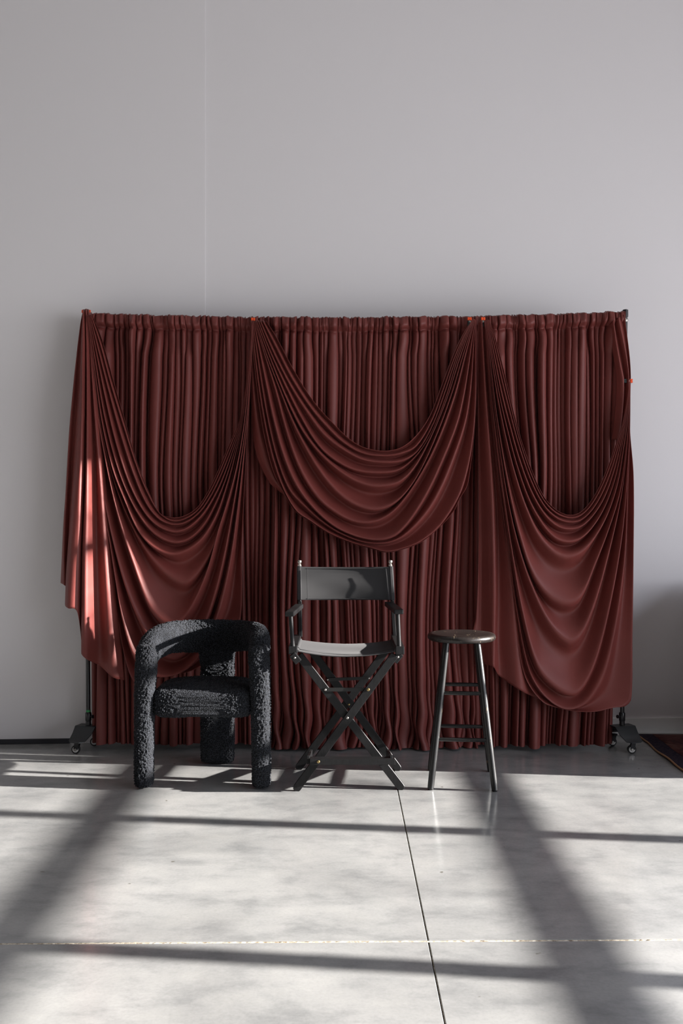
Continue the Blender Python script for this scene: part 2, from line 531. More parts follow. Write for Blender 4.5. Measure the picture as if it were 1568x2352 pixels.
def drape(name, guides, Y0, m, seed=0, nu=150, sub=8, lerp=.36, valley=-.042, ref=1.15,
          bulge=.03, tuck=.055, auto=True, parent=None, open_end=False):
    """cloth hung between pinches. guides: (points, depth) ridge lines in the plane of the stand, from the upper edge to the hem"""
    rs = np.random.default_rng(seed)
    G = [resample(p, nu) for p, d in guides]; D = [d for p, d in guides]
    if auto:
        g2, d2 = [G[0]], [D[0]]
        for i in range(1, len(G)):
            g2.append(G[i - 1] * (1 - lerp) + G[i] * lerp); d2.append(valley)
            g2.append(G[i]); d2.append(D[i])
        G, D = g2, d2
    G = np.array(G); nG = len(G)
    sc = Y0 / F
    # spacing to neighbours limits the fold depth so that folds fade into the pinch
    gap = np.linalg.norm(np.diff(G, axis=0), axis=2) * sc
    loc = np.zeros((nG, nu)); loc[1:-1] = (gap[:-1] + gap[1:]) / 2; loc[0] = gap[0]; loc[-1] = gap[-1]
    mid = np.median(D)
    Dm = np.array(D)[:, None] * np.ones((1, nu))
    lim = loc * ref
    Dm = np.sign(Dm) * np.minimum(np.abs(Dm), lim + .0015)
    # cubic across guides
    def cub(A):
        rows = []
        E = np.concatenate([A[:1] * 2 - A[1:2], A, A[-1:] * 2 - A[-2:-1]])
        for i in range(1, nG):
            for f in np.arange(sub) / sub:
                rows.append(.5 * (2 * E[i] + (E[i + 1] - E[i - 1]) * f + (2 * E[i - 1] - 5 * E[i] + 4 * E[i + 1] - E[i + 2]) * f ** 2 + (3 * E[i] - E[i - 1] - 3 * E[i + 1] + E[i + 2]) * f ** 3))
        rows.append(A[-1])
        return np.array(rows)
    GG, DD, LL = cub(G), cub(Dm), cub(loc)
    R_ = len(GG)
    u = np.linspace(0, 1, nu)
    small = interp_noise(rs, R_, nu, 7)
    small = (small + np.roll(small, 1, 0) + np.roll(small, -1, 0) + np.roll(small, 2, 0)) / 4
    DD = DD + small * .0022 * np.clip(LL / .03, 0, 1)
    env = np.sin(PI * np.clip(u, 0, 1)) ** .7 if not open_end else np.clip(u * 3, 0, 1) ** .6
    vv = np.linspace(0, 1, R_)[:, None]
    Yb = Y0 + tuck * (1 - env)[None] - bulge * env[None] * (.35 + .65 * np.sin(PI * np.clip(vv * .85 + .05, 0, 1)))
    P = np.zeros((R_, nu, 3))
    P[..., 0] = (GG[..., 0] - CX) * Yb / F
    P[..., 1] = Yb - DD
    P[..., 2] = np.maximum(H - (GG[..., 1] - CY) * Yb / F, .004)
    return P

def c1(*p): return [(120 + x / 2.9037, 690 + y / 2.9037) for x, y in p]
def c2(*p): return [(120 + x / 2.9037, 1150 + y / 2.9037) for x, y in p]
def c3(*p): return [(540 + x / 2.6133, 700 + y / 2.6133) for x, y in p]
def c4(*p): return [(1060 + x / 3.7333, 690 + y / 3.7333) for x, y in p]
def c5(*p): return [(1060 + x / 3.0866, 1200 + y / 3.0866) for x, y in p]

# ------------------------------------------------------------------ backdrop stand
YP = 5.84
stand = thing('backdrop_stand', 'black rolling pipe stand carrying the burgundy backdrop curtains', 'backdrop stand', (0.08, YP, 0))
O = Vector((0.08, YP, 0))
def loc(p): return tuple(Vector(p) - O)
def rod_z(x):
    t = (x - .08) / 1.58
    return 2.500 + .030 * t * t + .004 * t
for sgn, xb, xt in ((-1, -1.484, -1.497), (1, 1.645, 1.664)):
    tube_obj('pole', [loc((xb, YP, .12)), loc((xt, YP, 2.545))], .0125, M_pole, stand, 20)
    tube_obj('pole_cap', [loc((xt, YP, 2.535)), loc((xt, YP, 2.574)), loc((xt, YP, 2.577))], [.0165, .0165, .013], M_pole, stand, 20)
    tube_obj('collar', [loc((xb, YP, .165)), loc((xb, YP, .170)), loc((xb, YP, .21)), loc((xb, YP, .215))], [.016, .018, .018, .016], M_pole, stand, 20)
    kb = tube_obj('knob', [loc((xb - sgn * .016, YP - .012, .195)), loc((xb - sgn * .034, YP - .026, .195))], [.004, .011], M_pole, stand, 12)
    if sgn > 0:
        tube_obj('clip_ring', [loc((xt, YP, 2.505)), loc((xt, YP, 2.512)), loc((xt, YP, 2.518)), loc((xt, YP, 2.525))], [.0135, .0165, .0165, .0135], M_chrome, stand, 20)
    else:
        o = tube_obj('tape_band', [loc((xb, YP, .218)), loc((xb, YP, .230))], .0132, M_green, stand, 20)
        o['label'] = 'narrow green tape band'
    # bent steel foot plate
    bm = bmesh.new()
    yaw = .30 * sgn
    prof = [(-.150, .072, .030), (-.125, .074, .052), (-.07, .105, .062), (-.035, .140, .066), (.035, .140, .066), (.07, .105, .062), (.105, .080, .050), (.115, .078, .035)]
    top, bot = [], []
    for (dy, z, hw) in prof:
        for lst, dz in ((top, 0), (bot, -.005)):
            lst.append([bm.verts.new(Vector(loc((xb + dx * math.cos(yaw) - dy * math.sin(yaw), YP + dy * math.cos(yaw) + dx * math.sin(yaw), z + dz)))) for dx in (-hw, -hw * .5, 0, hw * .5, hw)])
    for i in range(len(prof) - 1):
        for j in range(4):
            bm.faces.new((top[i][j], top[i][j + 1], top[i + 1][j + 1], top[i + 1][j]))
            bm.faces.new((bot[i][j], bot[i][j + 1], bot[i + 1][j + 1], bot[i + 1][j]))
        for j in (0, 4):
            bm.faces.new((top[i][j], top[i + 1][j], bot[i + 1][j], bot[i][j]))
    for i in (0, len(prof) - 1):
        for j in range(4): bm.faces.new((top[i][j], top[i][j + 1], bot[i][j + 1], bot[i][j]))
    o = from_bm('foot_plate', bm, M_plate, stand); smooth_angle(o, 25)
    tube_obj('socket', [loc((xb, YP, .136)), loc((xb, YP, .17))], .0155, M_pole, stand, 16)
    for dy in (-.115, .085):
        cx_ = xb - dy * math.sin(yaw); cy_ = YP + dy * math.cos(yaw)
        zt = .070
        bm = bmesh.new()
        tube(bm, [loc((cx_, cy_, zt)), loc((cx_, cy_, zt - .008))], [.020, .020], 16)
        for s2 in (-1, 1):
            bar(bm, loc((cx_ + s2 * .002, cy_ + s2 * .013, zt - .006)), loc((cx_ - .008, cy_ + s2 * .013, .026)), .026, .003)
        fk = from_bm('caster_fork', bm, M_pole, stand, bevel=.0008, seg=1)
        wx, wy = cx_ - .010, cy_
        wh = lathe_obj('caster_wheel', [(.017, -.0095), (.022, -.0095), (.025, -.006), (.025, .006), (.022, .0095), (.017, .0095)], loc((wx, wy, .0252)), M_rubber, stand, 32, 'Y')
        hb = lathe_obj('wheel_hub', [(.0175, -.0100), (.0165, -.0112), (.010, -.0112), (.009, -.0085), (.009, .0085), (.0175, .0100)], loc((wx, wy, .0252)), M_hub, wh, 32, 'Y')
        ax = lathe_obj('wheel_bolt', [(.0065, -.0172), (.0075, -.0155), (.0075, .0155), (.0065, .0172)], loc((wx, wy, .0252)), M_chrome, wh, 12, 'Y')
rp = []
for i in range(25):
    x = -1.49 + i * (3.15 / 24)
    rp.append(loc((x, YP, rod_z(x))))
tube_obj('crossbar', rp, .012, M_pole, stand, 16)

# ------------------------------------------------------------------ pleated panels
def ztop(x): return rod_z(x) + .034
X1, X2 = (583 - CX) * YP / F, (1098 - CX) * YP / F
p1 = pleated('curtain_panel', -1.470, X1, -1.46, X1 + .01, ztop, lambda x: .030, YP + .034, 11)
p2 = pleated('curtain_panel', X1 - .015, X2, X1 - .01, X2 + .01, ztop, lambda x: .004, YP + .034, 23, pool=.05)
p3 = pleated('curtain_panel', X2 - .022, 1.655, X2 - .022, 1.592, ztop, lambda x: .020, YP + .034, 37)
tag(p1, 'pleated burgundy curtain panel hanging behind the boucle armchair, left end of the rod', 'curtain', 'pleated burgundy curtain panels')
tag(p2, 'pleated burgundy curtain panel pooling on the floor behind the folding chair', 'curtain', 'pleated burgundy curtain panels')
tag(p3, 'pleated burgundy curtain panel behind the stool, right end of the rod', 'curtain', 'pleated burgundy curtain panels')

# ------------------------------------------------------------------ draped swags
def join_grids(name, grids, m, label, cat, group):
    me = bpy.data.meshes.new(name)
    vs, qs, off = [], [], 0
    for P in grids:
        R_, K, _ = P.shape
        idx = np.arange(R_ * K).reshape(R_, K) + off
        qs.append(np.stack([idx[:-1, :-1].ravel(), idx[:-1, 1:].ravel(), idx[1:, 1:].ravel(), idx[1:, :-1].ravel()], 1))
        vs.append(P.reshape(-1, 3)); off += R_ * K
    V, Q = np.concatenate(vs), np.concatenate(qs)
    n = len(Q)
    me.vertices.add(len(V)); me.vertices.foreach_set('co', V.astype(np.float32).ravel())
    me.loops.add(n * 4); me.loops.foreach_set('vertex_index', Q.astype(np.int32).ravel())
    me.polygons.add(n)
    me.polygons.foreach_set('loop_start', np.arange(0, n * 4, 4, dtype=np.int32))
    me.polygons.foreach_set('loop_total', np.full(n, 4, dtype=np.int32))
    me.update(calc_edges=True)
    o = link(name, me, m, None, True)
    s = o.modifiers.new('thickness', 'SOLIDIFY'); s.thickness = .0016; s.offset = 0
    return tag(o, label, cat, group)

# centre swag
ctr = [
 (c3((185,95),(250,200),(350,390),(470,580),(590,715),(690,810),(780,860),(900,878),(1000,855),(1090,780),(1170,660),(1240,480),(1300,320),(1360,190),(1425,85)), .022),
 (c3((165,95),(240,240),(330,420),(450,610),(560,740),(650,825),(760,888),(880,906),(990,893),(1085,845),(1180,690),(1250,500),(1310,330),(1370,190),(1427,85)), .020),
 (c3((150,95),(220,260),(330,480),(450,670),(540,785),(650,870),(760,927),(880,945),(1000,935),(1090,880),(1180,730),(1255,530),(1318,340),(1376,190),(1429,85)), .026),
 (c3((138,95),(205,270),(300,480),(400,680),(500,840),(600,930),(720,990),(850,1006),(980,990),(1090,900),(1180,760),(1265,550),(1328,340),(1384,190),(1431,85)), .018),
 (c3((128,97),(195,280),(290,520),(390,730),(480,860),(590,970),(700,1045),(800,1082),(900,1085),(990,1058),(1080,965),(1170,800),(1270,560),(1340,340),(1392,190),(1433,85)), .045),
 (c3((122,97),(180,280),(265,500),(345,700),(420,850),(520,1010),(620,1125),(720,1195),(830,1225),(930,1200),(1020,1125),(1110,990),(1210,770),(1295,540),(1355,340),(1435,86)), .040),
 (c3((116,98),(165,260),(240,500),(320,790),(400,1000),(500,1155),(600,1240),(700,1292),(790,1305),(880,1282),(970,1215),(1080,1070),(1200,850),(1310,560),(1380,300),(1438,88)), .028),
 (c3((112,98),(140,240),(190,480),(235,690),(290,890),(350,1040),(420,1155),(520,1265),(620,1340),(750,1392),(880,1405),(980,1360),(1110,1190),(1230,950),(1345,640),(1440,90)), .075),
 (c3((108,99),(128,260),(165,500),(205,720),(260,940),(330,1110),(410,1200),(520,1300),(640,1375),(780,1425),(920,1425),(1030,1370),(1170,1210),(1290,960),(1390,640),(1441,90)), .020),
 (c3((104,100),(116,270),(148,520),(190,760),(240,960),(300,1120),(370,1235),(450,1292),(560,1365),(700,1425),(810,1455),(900,1478),(985,1465),(1110,1415),(1240,1300),(1360,1080),(1430,700),(1442,92)), .035),
 (c3((98,100),(108,280),(135,540),(175,790),(228,1000),(292,1130),(360,1240),(440,1296),(560,1372),(700,1432),(810,1462),(900,1486),(985,1474),(1110,1428),(1210,1350),(1310,1240),(1345,1165),(1390,1090),(1410,980),(1432,780),(1447,500),(1448,220),(1443,92)), .006),
]
Pc = drape('s', ctr, 5.700, M_swag, 1)
tail = [  # narrow folded return hanging left of the swag
 (c3((92,95),(96,400),(100,700),(125,900),(200,1060),(270,1125),(300,1142)), -.01),
 (c3((96,95),(104,400),(128,700),(170,880),(225,1030),(280,1110),(303,1143)), .02),
 (c3((101,96),(118,400),(160,700),(215,930),(262,1050),(296,1120),(306,1144)), .0),
]
Pt = drape('s', tail, 5.765, M_swag, 2, auto=False, bulge=.01, tuck=.0, nu=80)
join_grids('swag', [Pc, Pt], M_swag, 'centre burgundy swag hanging in a deep bowl above the folding chair', 'swag', 'burgundy swags')

# left swag: bowls
lf = [
 (c1((265,95),(330,250),(400,500),(480,780),(560,1060),(640,1270),(710,1415),(790,1447),(870,1440),(960,1388),(1030,1290),(1100,1150),(1180,960),(1255,785),(1300,500),(1335,135)), .018),
 (c1((258,95),(325,300),(395,560),(480,840),(570,1120),(650,1310),(720,1420),(795,1468),(880,1458),(970,1400),(1040,1300),(1110,1160),(1190,965),(1257,795),(1302,500),(1337,135)), .022),
 (c1((252,95),(310,330),(385,620),(470,920),(560,1190),(640,1365),(715,1455),(800,1492),(890,1480),(985,1410),(1055,1310),(1120,1180),(1196,990),(1259,805),(1304,500),(1338,135)), .024),
 (c1((247,96),(298,360),(370,700),(440,980),(520,1220),(610,1395),(700,1495),(810,1540),(900,1520),(995,1440),(1070,1330),(1130,1210),(1203,1010),(1261,815),(1306,500),(1339,135)), .026),
 (c1((243,96),(288,400),(350,760),(425,1060),(500,1270),(590,1440),(690,1555),(810,1610),(910,1590),(1010,1500),(1085,1370),(1145,1230),(1210,1030),(1263,825),(1308,500),(1340,135)), .030),
 (c1((240,97),(280,420),(335,800),(410,1120),(490,1330),(580,1530),(680,1640),(800,1690),(910,1660),(1010,1580),(1100,1430),(1160,1260),(1218,1050),(1265,835),(1309,500),(1341,135)), .040),
 (c1((238,97),(275,430),(325,820),(400,1150),(480,1380),(590,1600),(690,1740),(800,1840),(900,1870),(1010,1760),(1095,1590),(1170,1330),(1228,1070),(1268,845),(1311,500),(1342,135)), .020),
 (c1((235,98),(266,500),(335,900),(405,1250),(470,1500),(550,1740),(650,2010),(730,2115),(805,2150),(880,2110),(955,2000),(1040,1800),(1115,1530),(1190,1290),(1250,1040),(1290,760),(1343,135)), .050),
 (c1((232,98),(254,560),(305,1000),(360,1340),(425,1640),(500,1900),(590,2120),(690,2290),(800,2370),(900,2330),(1000,2190),(1090,1950),(1160,1660),(1215,1350),(1262,1060),(1300,760),(1344,135)), .040),
 (c1((229,99),(244,560),(280,1000),(330,1330),(385,1560),(430,1840),(480,2120),(550,2350),(640,2470),(760,2500),(900,2450),(1010,2320),(1110,2080),(1190,1750),(1240,1400),(1276,1060),(1306,760),(1344,135)), .045),
 (c1((227,99),(240,560),(270,1000),(312,1330),(365,1600),(405,1880),(450,2180),(500,2430),(560,2550),(680,2530),(780,2490),(900,2478),(1000,2430),(1100,2330),(1200,2200),(1256,2120),(1262,1700),(1285,1200),(1308,760),(1345,135)), .012),
]
Pl = drape('s', lf, 5.700, M_swag, 4, nu=170)
def cc(a, b): return c1(*a) + c2(*b)
lcol = [
 (cc([(198,95),(183,180),(150,450),(110,850),(82,1300)], [(68,150),(58,380),(50,550)]), -.02),
 (cc([(201,92),(187,180),(158,450),(122,850),(97,1300)], [(86,150),(82,380),(84,563)]), .012),
 (cc([(203,90),(190,200),(165,500),(132,900),(108,1300)], [(100,150),(92,420),(92,600)]), -.040),
 (cc([(205,88),(193,250),(176,600),(152,1000),(125,1350)], [(112,200),(92,480),(84,690)]), -.005),
 (cc([(208,66),(202,300),(195,700),(180,1100),(160,1400)], [(150,250),(134,500),(122,712)]), .045),
 (cc([(212,62),(214,300),(210,700),(204,1100),(197,1400)], [(192,300),(184,550),(178,744)]), .030),
 (cc([(218,60),(222,300),(220,700),(214,1100),(206,1400)], [(200,300),(192,600),(190,1000)]), -.030),
 (cc([(224,58),(230,300),(233,700),(232,1100),(222,1400)], [(212,300),(205,650),(203,1015)]), .028),
 (cc([(230,58),(238,300),(246,700),(250,1100),(248,1400)], [(246,300),(245,650),(243,1048)]), .050),
 (cc([(236,58),(247,300),(262,700),(276,1100),(282,1400)], [(286,300),(298,700),(310,1108)]), -.030),
 (cc([(241,60),(256,300),(286,700),(318,1100),(338,1400)], [(352,300),(372,650),(408,1172)]), .025),
 (cc([(245,64),(264,300),(304,700),(346,1100),(376,1400)], [(396,300),(432,700),(480,1198)]), -.005),
]
Plc = drape('s', lcol, 5.745, M_swag, 6, nu=130, auto=False, open_end=True, bulge=.13, tuck=.06, ref=1.1)
join_grids('swag', [Pl, Plc], M_swag, 'left burgundy swag with sunlit long folds falling beside the boucle armchair', 'swag', 'burgundy swags')

# right swag
def c45(a, b, c=()): return c4(*a) + c5(*b) + c4(*c)
rt = [
 (c4((235,165),(290,330),(360,600),(430,900),(500,1170),(600,1460),(700,1680),(800,1790),(900,1838),(1000,1825),(1090,1740),(1180,1590),(1260,1400),(1330,1200),(1390,1000),(1440,700)), .016),
 (c4((230,165),(285,360),(355,650),(428,950),(500,1220),(600,1510),(700,1712),(800,1818),(905,1862),(1005,1848),(1100,1762),(1190,1610),(1270,1415),(1338,1210),(1395,1005),(1441,700)), .018),
 (c4((226,166),(276,390),(350,720),(425,1020),(500,1290),(600,1570),(705,1765),(805,1862),(905,1898),(1010,1885),(1112,1795),(1205,1640),(1285,1435),(1348,1220),(1400,1010),(1442,701)), .022),
 (c4((222,166),(266,420),(335,780),(412,1090),(490,1370),(590,1640),(700,1830),(800,1925),(900,1958),(1015,1935),(1120,1840),(1220,1680),(1300,1460),(1358,1235),(1404,1015),(1443,702)), .026),
 (c4((219,167),(258,450),(320,820),(395,1150),(470,1430),(570,1710),(680,1910),(790,2030),(900,2065),(1010,2035),(1125,1920),(1230,1740),(1315,1500),(1368,1250),(1410,1020),(1443,703)), .034),
 (c4((216,168),(250,480),(305,860),(378,1220),(455,1520),(545,1790),(650,2010),(780,2150),(890,2190),(1010,2150),(1130,2020),(1240,1820),(1325,1560),(1376,1290),(1414,1040),(1443,704)), .040),
 (c4((212,169),(240,500),(280,900),(340,1300),(410,1680),(490,2010),(600,2330),(740,2520),(900,2580),(1010,2520),(1130,2250),(1240,1970),(1340,1650),(1390,1330),(1421,1060),(1444,706)), .040),
 (c4((210,170),(236,520),(270,900),(325,1320),(385,1700),(465,2060),(580,2420),(740,2750),(900,2905),(1000,2860),(1120,2600),(1240,2180),(1345,1720),(1395,1350),(1424,1070),(1444,706)), .038),
 (c4((206,171),(229,520),(256,900),(300,1320),(352,1700),(420,2150),(510,2660),(640,3120),(800,3300),(960,3350),(1100,3150),(1230,2700),(1350,2050),(1408,1450),(1432,1100),(1445,706)), .046),
 (c4((204,171),(226,520),(250,900),(290,1320),(338,1720),(400,2180),(480,2720),(580,3180),(720,3400),(900,3500),(1080,3420),(1240,3100),(1380,2300),(1420,1500),(1438,1100),(1445,706)), .018),
 (c4((202,172),(224,520),(246,900),(284,1320),(330,1720),(388,2200),(460,2780),(540,3220),(690,3440),(850,3500),(1000,3525),(1150,3525),(1310,3490),(1400,3480),(1452,3420),(1462,2900),(1470,2200),(1470,1500),(1440,1100),(1446,706)), .004),
]
Pr = drape('s', rt, 5.700, M_swag, 8, nu=190, valley=-.038)
rcol = [
 ([(1098,736),(1098,900),(1100,1100),(1099,1300),(1094,1420),(1090,1436),(1087,1452)], -.02),
 ([(1100,736),(1102,900),(1107,1150),(1108,1350),(1108,1470),(1112,1522)], -.03),
 ([(1104,735),(1110,900),(1120,1150),(1123,1350),(1122,1470),(1123,1527)], .020),
 ([(1106,735),(1115,900),(1130,1150),(1134,1350),(1133,1450),(1132,1531)], .040),
 ([(1109,735),(1121,920),(1142,1170),(1147,1370),(1146,1470),(1150,1556)], -.020),
 ([(1112,735),(1129,920),(1160,1180),(1174,1370),(1182,1480),(1192,1583)], .042),
 ([(1114,735),(1134,910),(1172,1160),(1194,1370),(1208,1490),(1230,1603)], -.015),
 ([(1116,735),(1140,900),(1186,1150),(1215,1370),(1240,1510),(1275,1620)], .012),
]
Prc = drape('s', rcol, 5.735, M_swag, 9, nu=130, auto=False, open_end=True, bulge=.015, tuck=.06, ref=1.1)
rtail = [
 ([(1400,742),(1405,780),(1412,830),(1417,870),(1412,960),(1406,1010)], -.020),
 ([(1406,738),(1413,790),(1422,840),(1428,875),(1424,960),(1416,1010)], .022),
 ([(1411,735),(1421,790),(1432,845),(1436,880),(1430,960),(1422,1010)], -.018),
 ([(1418,731),(1429,785),(1439,840),(1442,878),(1437,960),(1428,1010)], .020),
 ([(1426,727),(1436,780),(1443,840),(1445,878),(1441,960),(1434,1010)], -.012),
 ([(1433,722),(1440,775),(1446,830),(1447.5,872),(1444,960),(1440,1010)], .004),
]
Prt = drape('s', rtail, 5.795, M_swag, 10, nu=60, auto=False, bulge=.0, tuck=.0)
join_grids('swag', [Pr, Prc, Prt], M_swag, 'right burgundy swag with a long hem sweeping low behind the stool', 'swag', 'burgundy swags')

# ------------------------------------------------------------------ spring clamps
def clamp(p, rz, tilt, label, spread=.02):
    t = thing('spring_clamp', label, 'clamp', p, 'orange tipped spring clamps')
    t.rotation_euler = (0, tilt, rz)
    for s in (-1, 1):
        bm = bmesh.new()
        bar(bm, (s * spread, 0, -.012), (s * .006, 0, -.040 + .02), .012, .010)
        bar(bm, (s * .006, 0, -.02), (s * spread * .9, 0, -.05), .012, .010)
        from_bm('jaw', bm, M_clamp, t, bevel=.001, seg=1)
        o = box_obj('tip', (s * spread, 0, -.004), (.011, .016, .018), M_orange, t, bevel=.0025)
        o['label'] = 'orange rubber tip'
    lathe_obj('spring', [(.003, -.007), (.006, -.006), (.006, .006), (.003, .007)], (0, 0, -.02), M_chrome, t, 12, 'Y')
    return t
c_ = px(198, 714, 5.842); clamp(c_, 0, 0, 'orange tipped clamp gripping cloth at the top of the left pole')
c_ = px(581, 732, 5.79); clamp(c_, .2, 0, 'orange tipped clamp on the rod where the left and centre swags meet', .006)
c_ = px(1078, 731, 5.79); clamp(c_, 0, 0, 'orange tipped clamp on the rod at the top right of the centre swag', .006)
c_ = px(1109, 731, 5.79); clamp(c_, 0, 0, 'orange tipped clamp on the rod at the top of the right swag', .006)
c_ = px(1450, 875, 5.80); clamp(c_, 0, PI / 2, 'orange tipped clamp on the right pole partway down the curtain', .006)

# ------------------------------------------------------------------ boucle armchair
AC = Vector((-.700, 5.025, 0))
arm = thing('armchair', 'charcoal boucle armchair with three thick legs and a curved wraparound back', 'armchair', AC)
tex = bpy.data.textures.new('boucle_loops', 'VORONOI'); tex.noise_scale = .0092
tex2 = bpy.data.textures.new('boucle_lumps', 'CLOUDS'); tex2.noise_scale = .045
def boucle(o):
    md = o.modifiers.new('loops', 'DISPLACE'); md.texture = tex; md.strength = -.012; md.mid_level = .45; md.texture_coords = 'LOCAL'
    md = o.modifiers.new('lumps', 'DISPLACE'); md.texture = tex2; md.strength = .006; md.mid_level = .5; md.texture_coords = 'LOCAL'

def catmull(pts, n):
    pts = np.asarray(pts, float)
    ext = np.vstack([2 * pts[0] - pts[1], pts, 2 * pts[-1] - pts[-2]])
    out = []
    for i in range(1, len(ext) - 2):
        p0, p1, p2, p3 = ext[i - 1:i + 3]
        for f in np.linspace(0, 1, 40, endpoint=False):
            out.append(.5 * (2 * p1 + (p2 - p0) * f + (2 * p0 - 5 * p1 + 4 * p2 - p3) * f ** 2 + (3 * p1 - p0 - 3 * p2 + p3) * f ** 3))
    out.append(ext[-2]); out = np.array(out)
    L = np.concatenate([[0], np.cumsum(np.linalg.norm(np.diff(out[:, :3], axis=0), axis=1))])
    s = np.linspace(0, L[-1], n)
    return np.stack([np.interp(s, L, out[:, k]) for k in range(out.shape[1])], 1)

def sweep(name, keys, step=.0031, nper=124, e=2.6, round_ends=(.02, .02)):
    """keys: x, y, z, half-width along A, half-width along B, angle of A in plan"""
    k = np.asarray(keys, float)
    L = np.linalg.norm(np.diff(k[:, :3], axis=0), axis=1).sum()
    n = int(L / step) + 2
    q = catmull(k, n)
    pos = q[:, :3]
    tan = np.gradient(pos, axis=0); tan /= np.linalg.norm(tan, axis=1)[:, None]
    A = np.stack([np.cos(q[:, 5]), np.sin(q[:, 5]), 0 * q[:, 5]], 1)
    A -= tan * (A * tan).sum(1)[:, None]; A /= np.linalg.norm(A, axis=1)[:, None]
    B = np.cross(tan, A)
    th = np.linspace(0, 2 * PI, nper, endpoint=False)
    c, s = np.cos(th), np.sin(th)
    cs, sn = np.sign(c) * np.abs(c) ** (2 / e), np.sign(s) * np.abs(s) ** (2 / e)
    d = np.arange(n) * L / (n - 1)
    sc = np.ones(n)
    for dist, r in ((d, round_ends[0]), (L - d, round_ends[1])):
        if r:
            m = dist < r
            sc[m] *= np.sqrt(np.clip(1 - (1 - dist[m] / r) ** 2, 0, 1)) * .5 + .5
    off0 = (A[:, None] * (q[:, 3] - 0)[:, None, None] * cs[None, :, None] + B[:, None] * q[:, 4][:, None, None] * sn[None, :, None])
    P = pos[:, None] + off0 * sc[:, None, None]
    # close the ends
    def capring(i, rs_):
        return [pos[i] + (P[i] - pos[i]) * r for r in rs_]
    st = [x for x in capring(0, (.02, .35, .7, .9))]; en = [x for x in capring(-1, (.9, .7, .35, .02))]
    P = np.concatenate([np.array(st), P, np.array(en)])
    o = grid_obj(name, P, M_boucle, arm, closed_u=True)
    boucle(o)
    return o
# front legs
for s in (-1, 1):
    a0 = PI if s < 0 else 0.0
    sweep('leg', [
        (s * .296, .000, .006, .047, .062, a0),
        (s * .296, .000, .10, .047, .064, a0),
        (s * .294, .000, .30, .048, .066, a0),
        (s * .290, .002, .50, .051, .068, a0),
        (s * .284, .006, .64, .053, .072, a0),
        (s * .280, .022, .715, .052, .070, a0)], round_ends=(.03, .02))
# wraparound back and arms
keys = []
for deg, z, hw, hh in ((180, .635, .052, .066), (176, .675, .052, .074), (168, .695, .050, .080), (155, .706, .049, .084), (138, .714, .047, .084), (115, .709, .046, .088), (90, .706, .046, .090),
                   (65, .712, .046, .084), (42, .722, .047, .076), (25, .728, .049, .070), (12, .722, .050, .068), (4, .700, .052, .066), (0, .655, .052, .060)):
    a_ = math.radians(deg)
    cx_, sy_ = math.cos(a_), math.sin(a_)
    ex = 2 / 2.35
    x = .284 * math.copysign(abs(cx_) ** ex, cx_); y = .475 * abs(sy_) ** ex
    keys.append([x, y + .0, z, hw, hh, a_])
sweep('backrest', keys, nper=150, e=2.5, round_ends=(.02, .02))
# rear leg: a broad slab
sweep('leg', [(.015, .485, .006, .090, .046, 0), (.015, .485, .12, .092, .048, 0), (.015, .485, .35, .092, .048, 0), (.015, .482, .55, .094, .046, 0), (.012, .478, .68, .105, .040, 0)], nper=150, e=4.2, round_ends=(.02, 0))
# seat: thick cushion, rounded at the back
nx_, nz_ = 130, 26
bm = None
P = []
def seat_outline(t):
    """plan outline, t in 0..1, counter-clockwise from the front left"""
    c, s = math.cos(t), math.sin(t)
    e = 9.0 if s < 0 else 2.6
    return .255 * math.copysign(abs(c) ** (2 / e), c), (.200) + (.256 if s < 0 else .225) * math.copysign(abs(s) ** (2 / e), s)
N = 640
ring = np.array([seat_outline(2 * PI * (k + .5) / N) for k in range(N)])
cen = np.array([0, .2])
prof = []
for k in range(22):
    a_ = PI / 2 * k / 21; prof.append((1 - .040 * (1 - math.sin(a_)) / .24, .357 + .040 * (1 - math.cos(a_))))
for k in range(1, 24): prof.append((1.0, .397 + (.458 - .397) * k / 24))
for k in range(1, 22):
    a_ = PI / 2 * k / 21; prof.append((1 - .04 * (1 - math.cos(a_)) / .24, .458 + .040 * math.sin(a_)))
for k in range(1, 80):
    r_ = 1 - .04 / .24; f = k / 80; prof.append((r_ * (1 - f), .498 + .014 * (1 - (1 - f) ** 2)))
prof = [(0.02, .357), (.4, .357), (.7, .357)] + prof
P = np.zeros((len(prof), N, 3))
for i, (r_, z) in enumerate(prof):
    P[i, :, :2] = cen + (ring - cen) * max(r_, .004); P[i, :, 2] = z
so = grid_obj('seat', P, M_boucle, arm, closed_u=True); boucle(so)

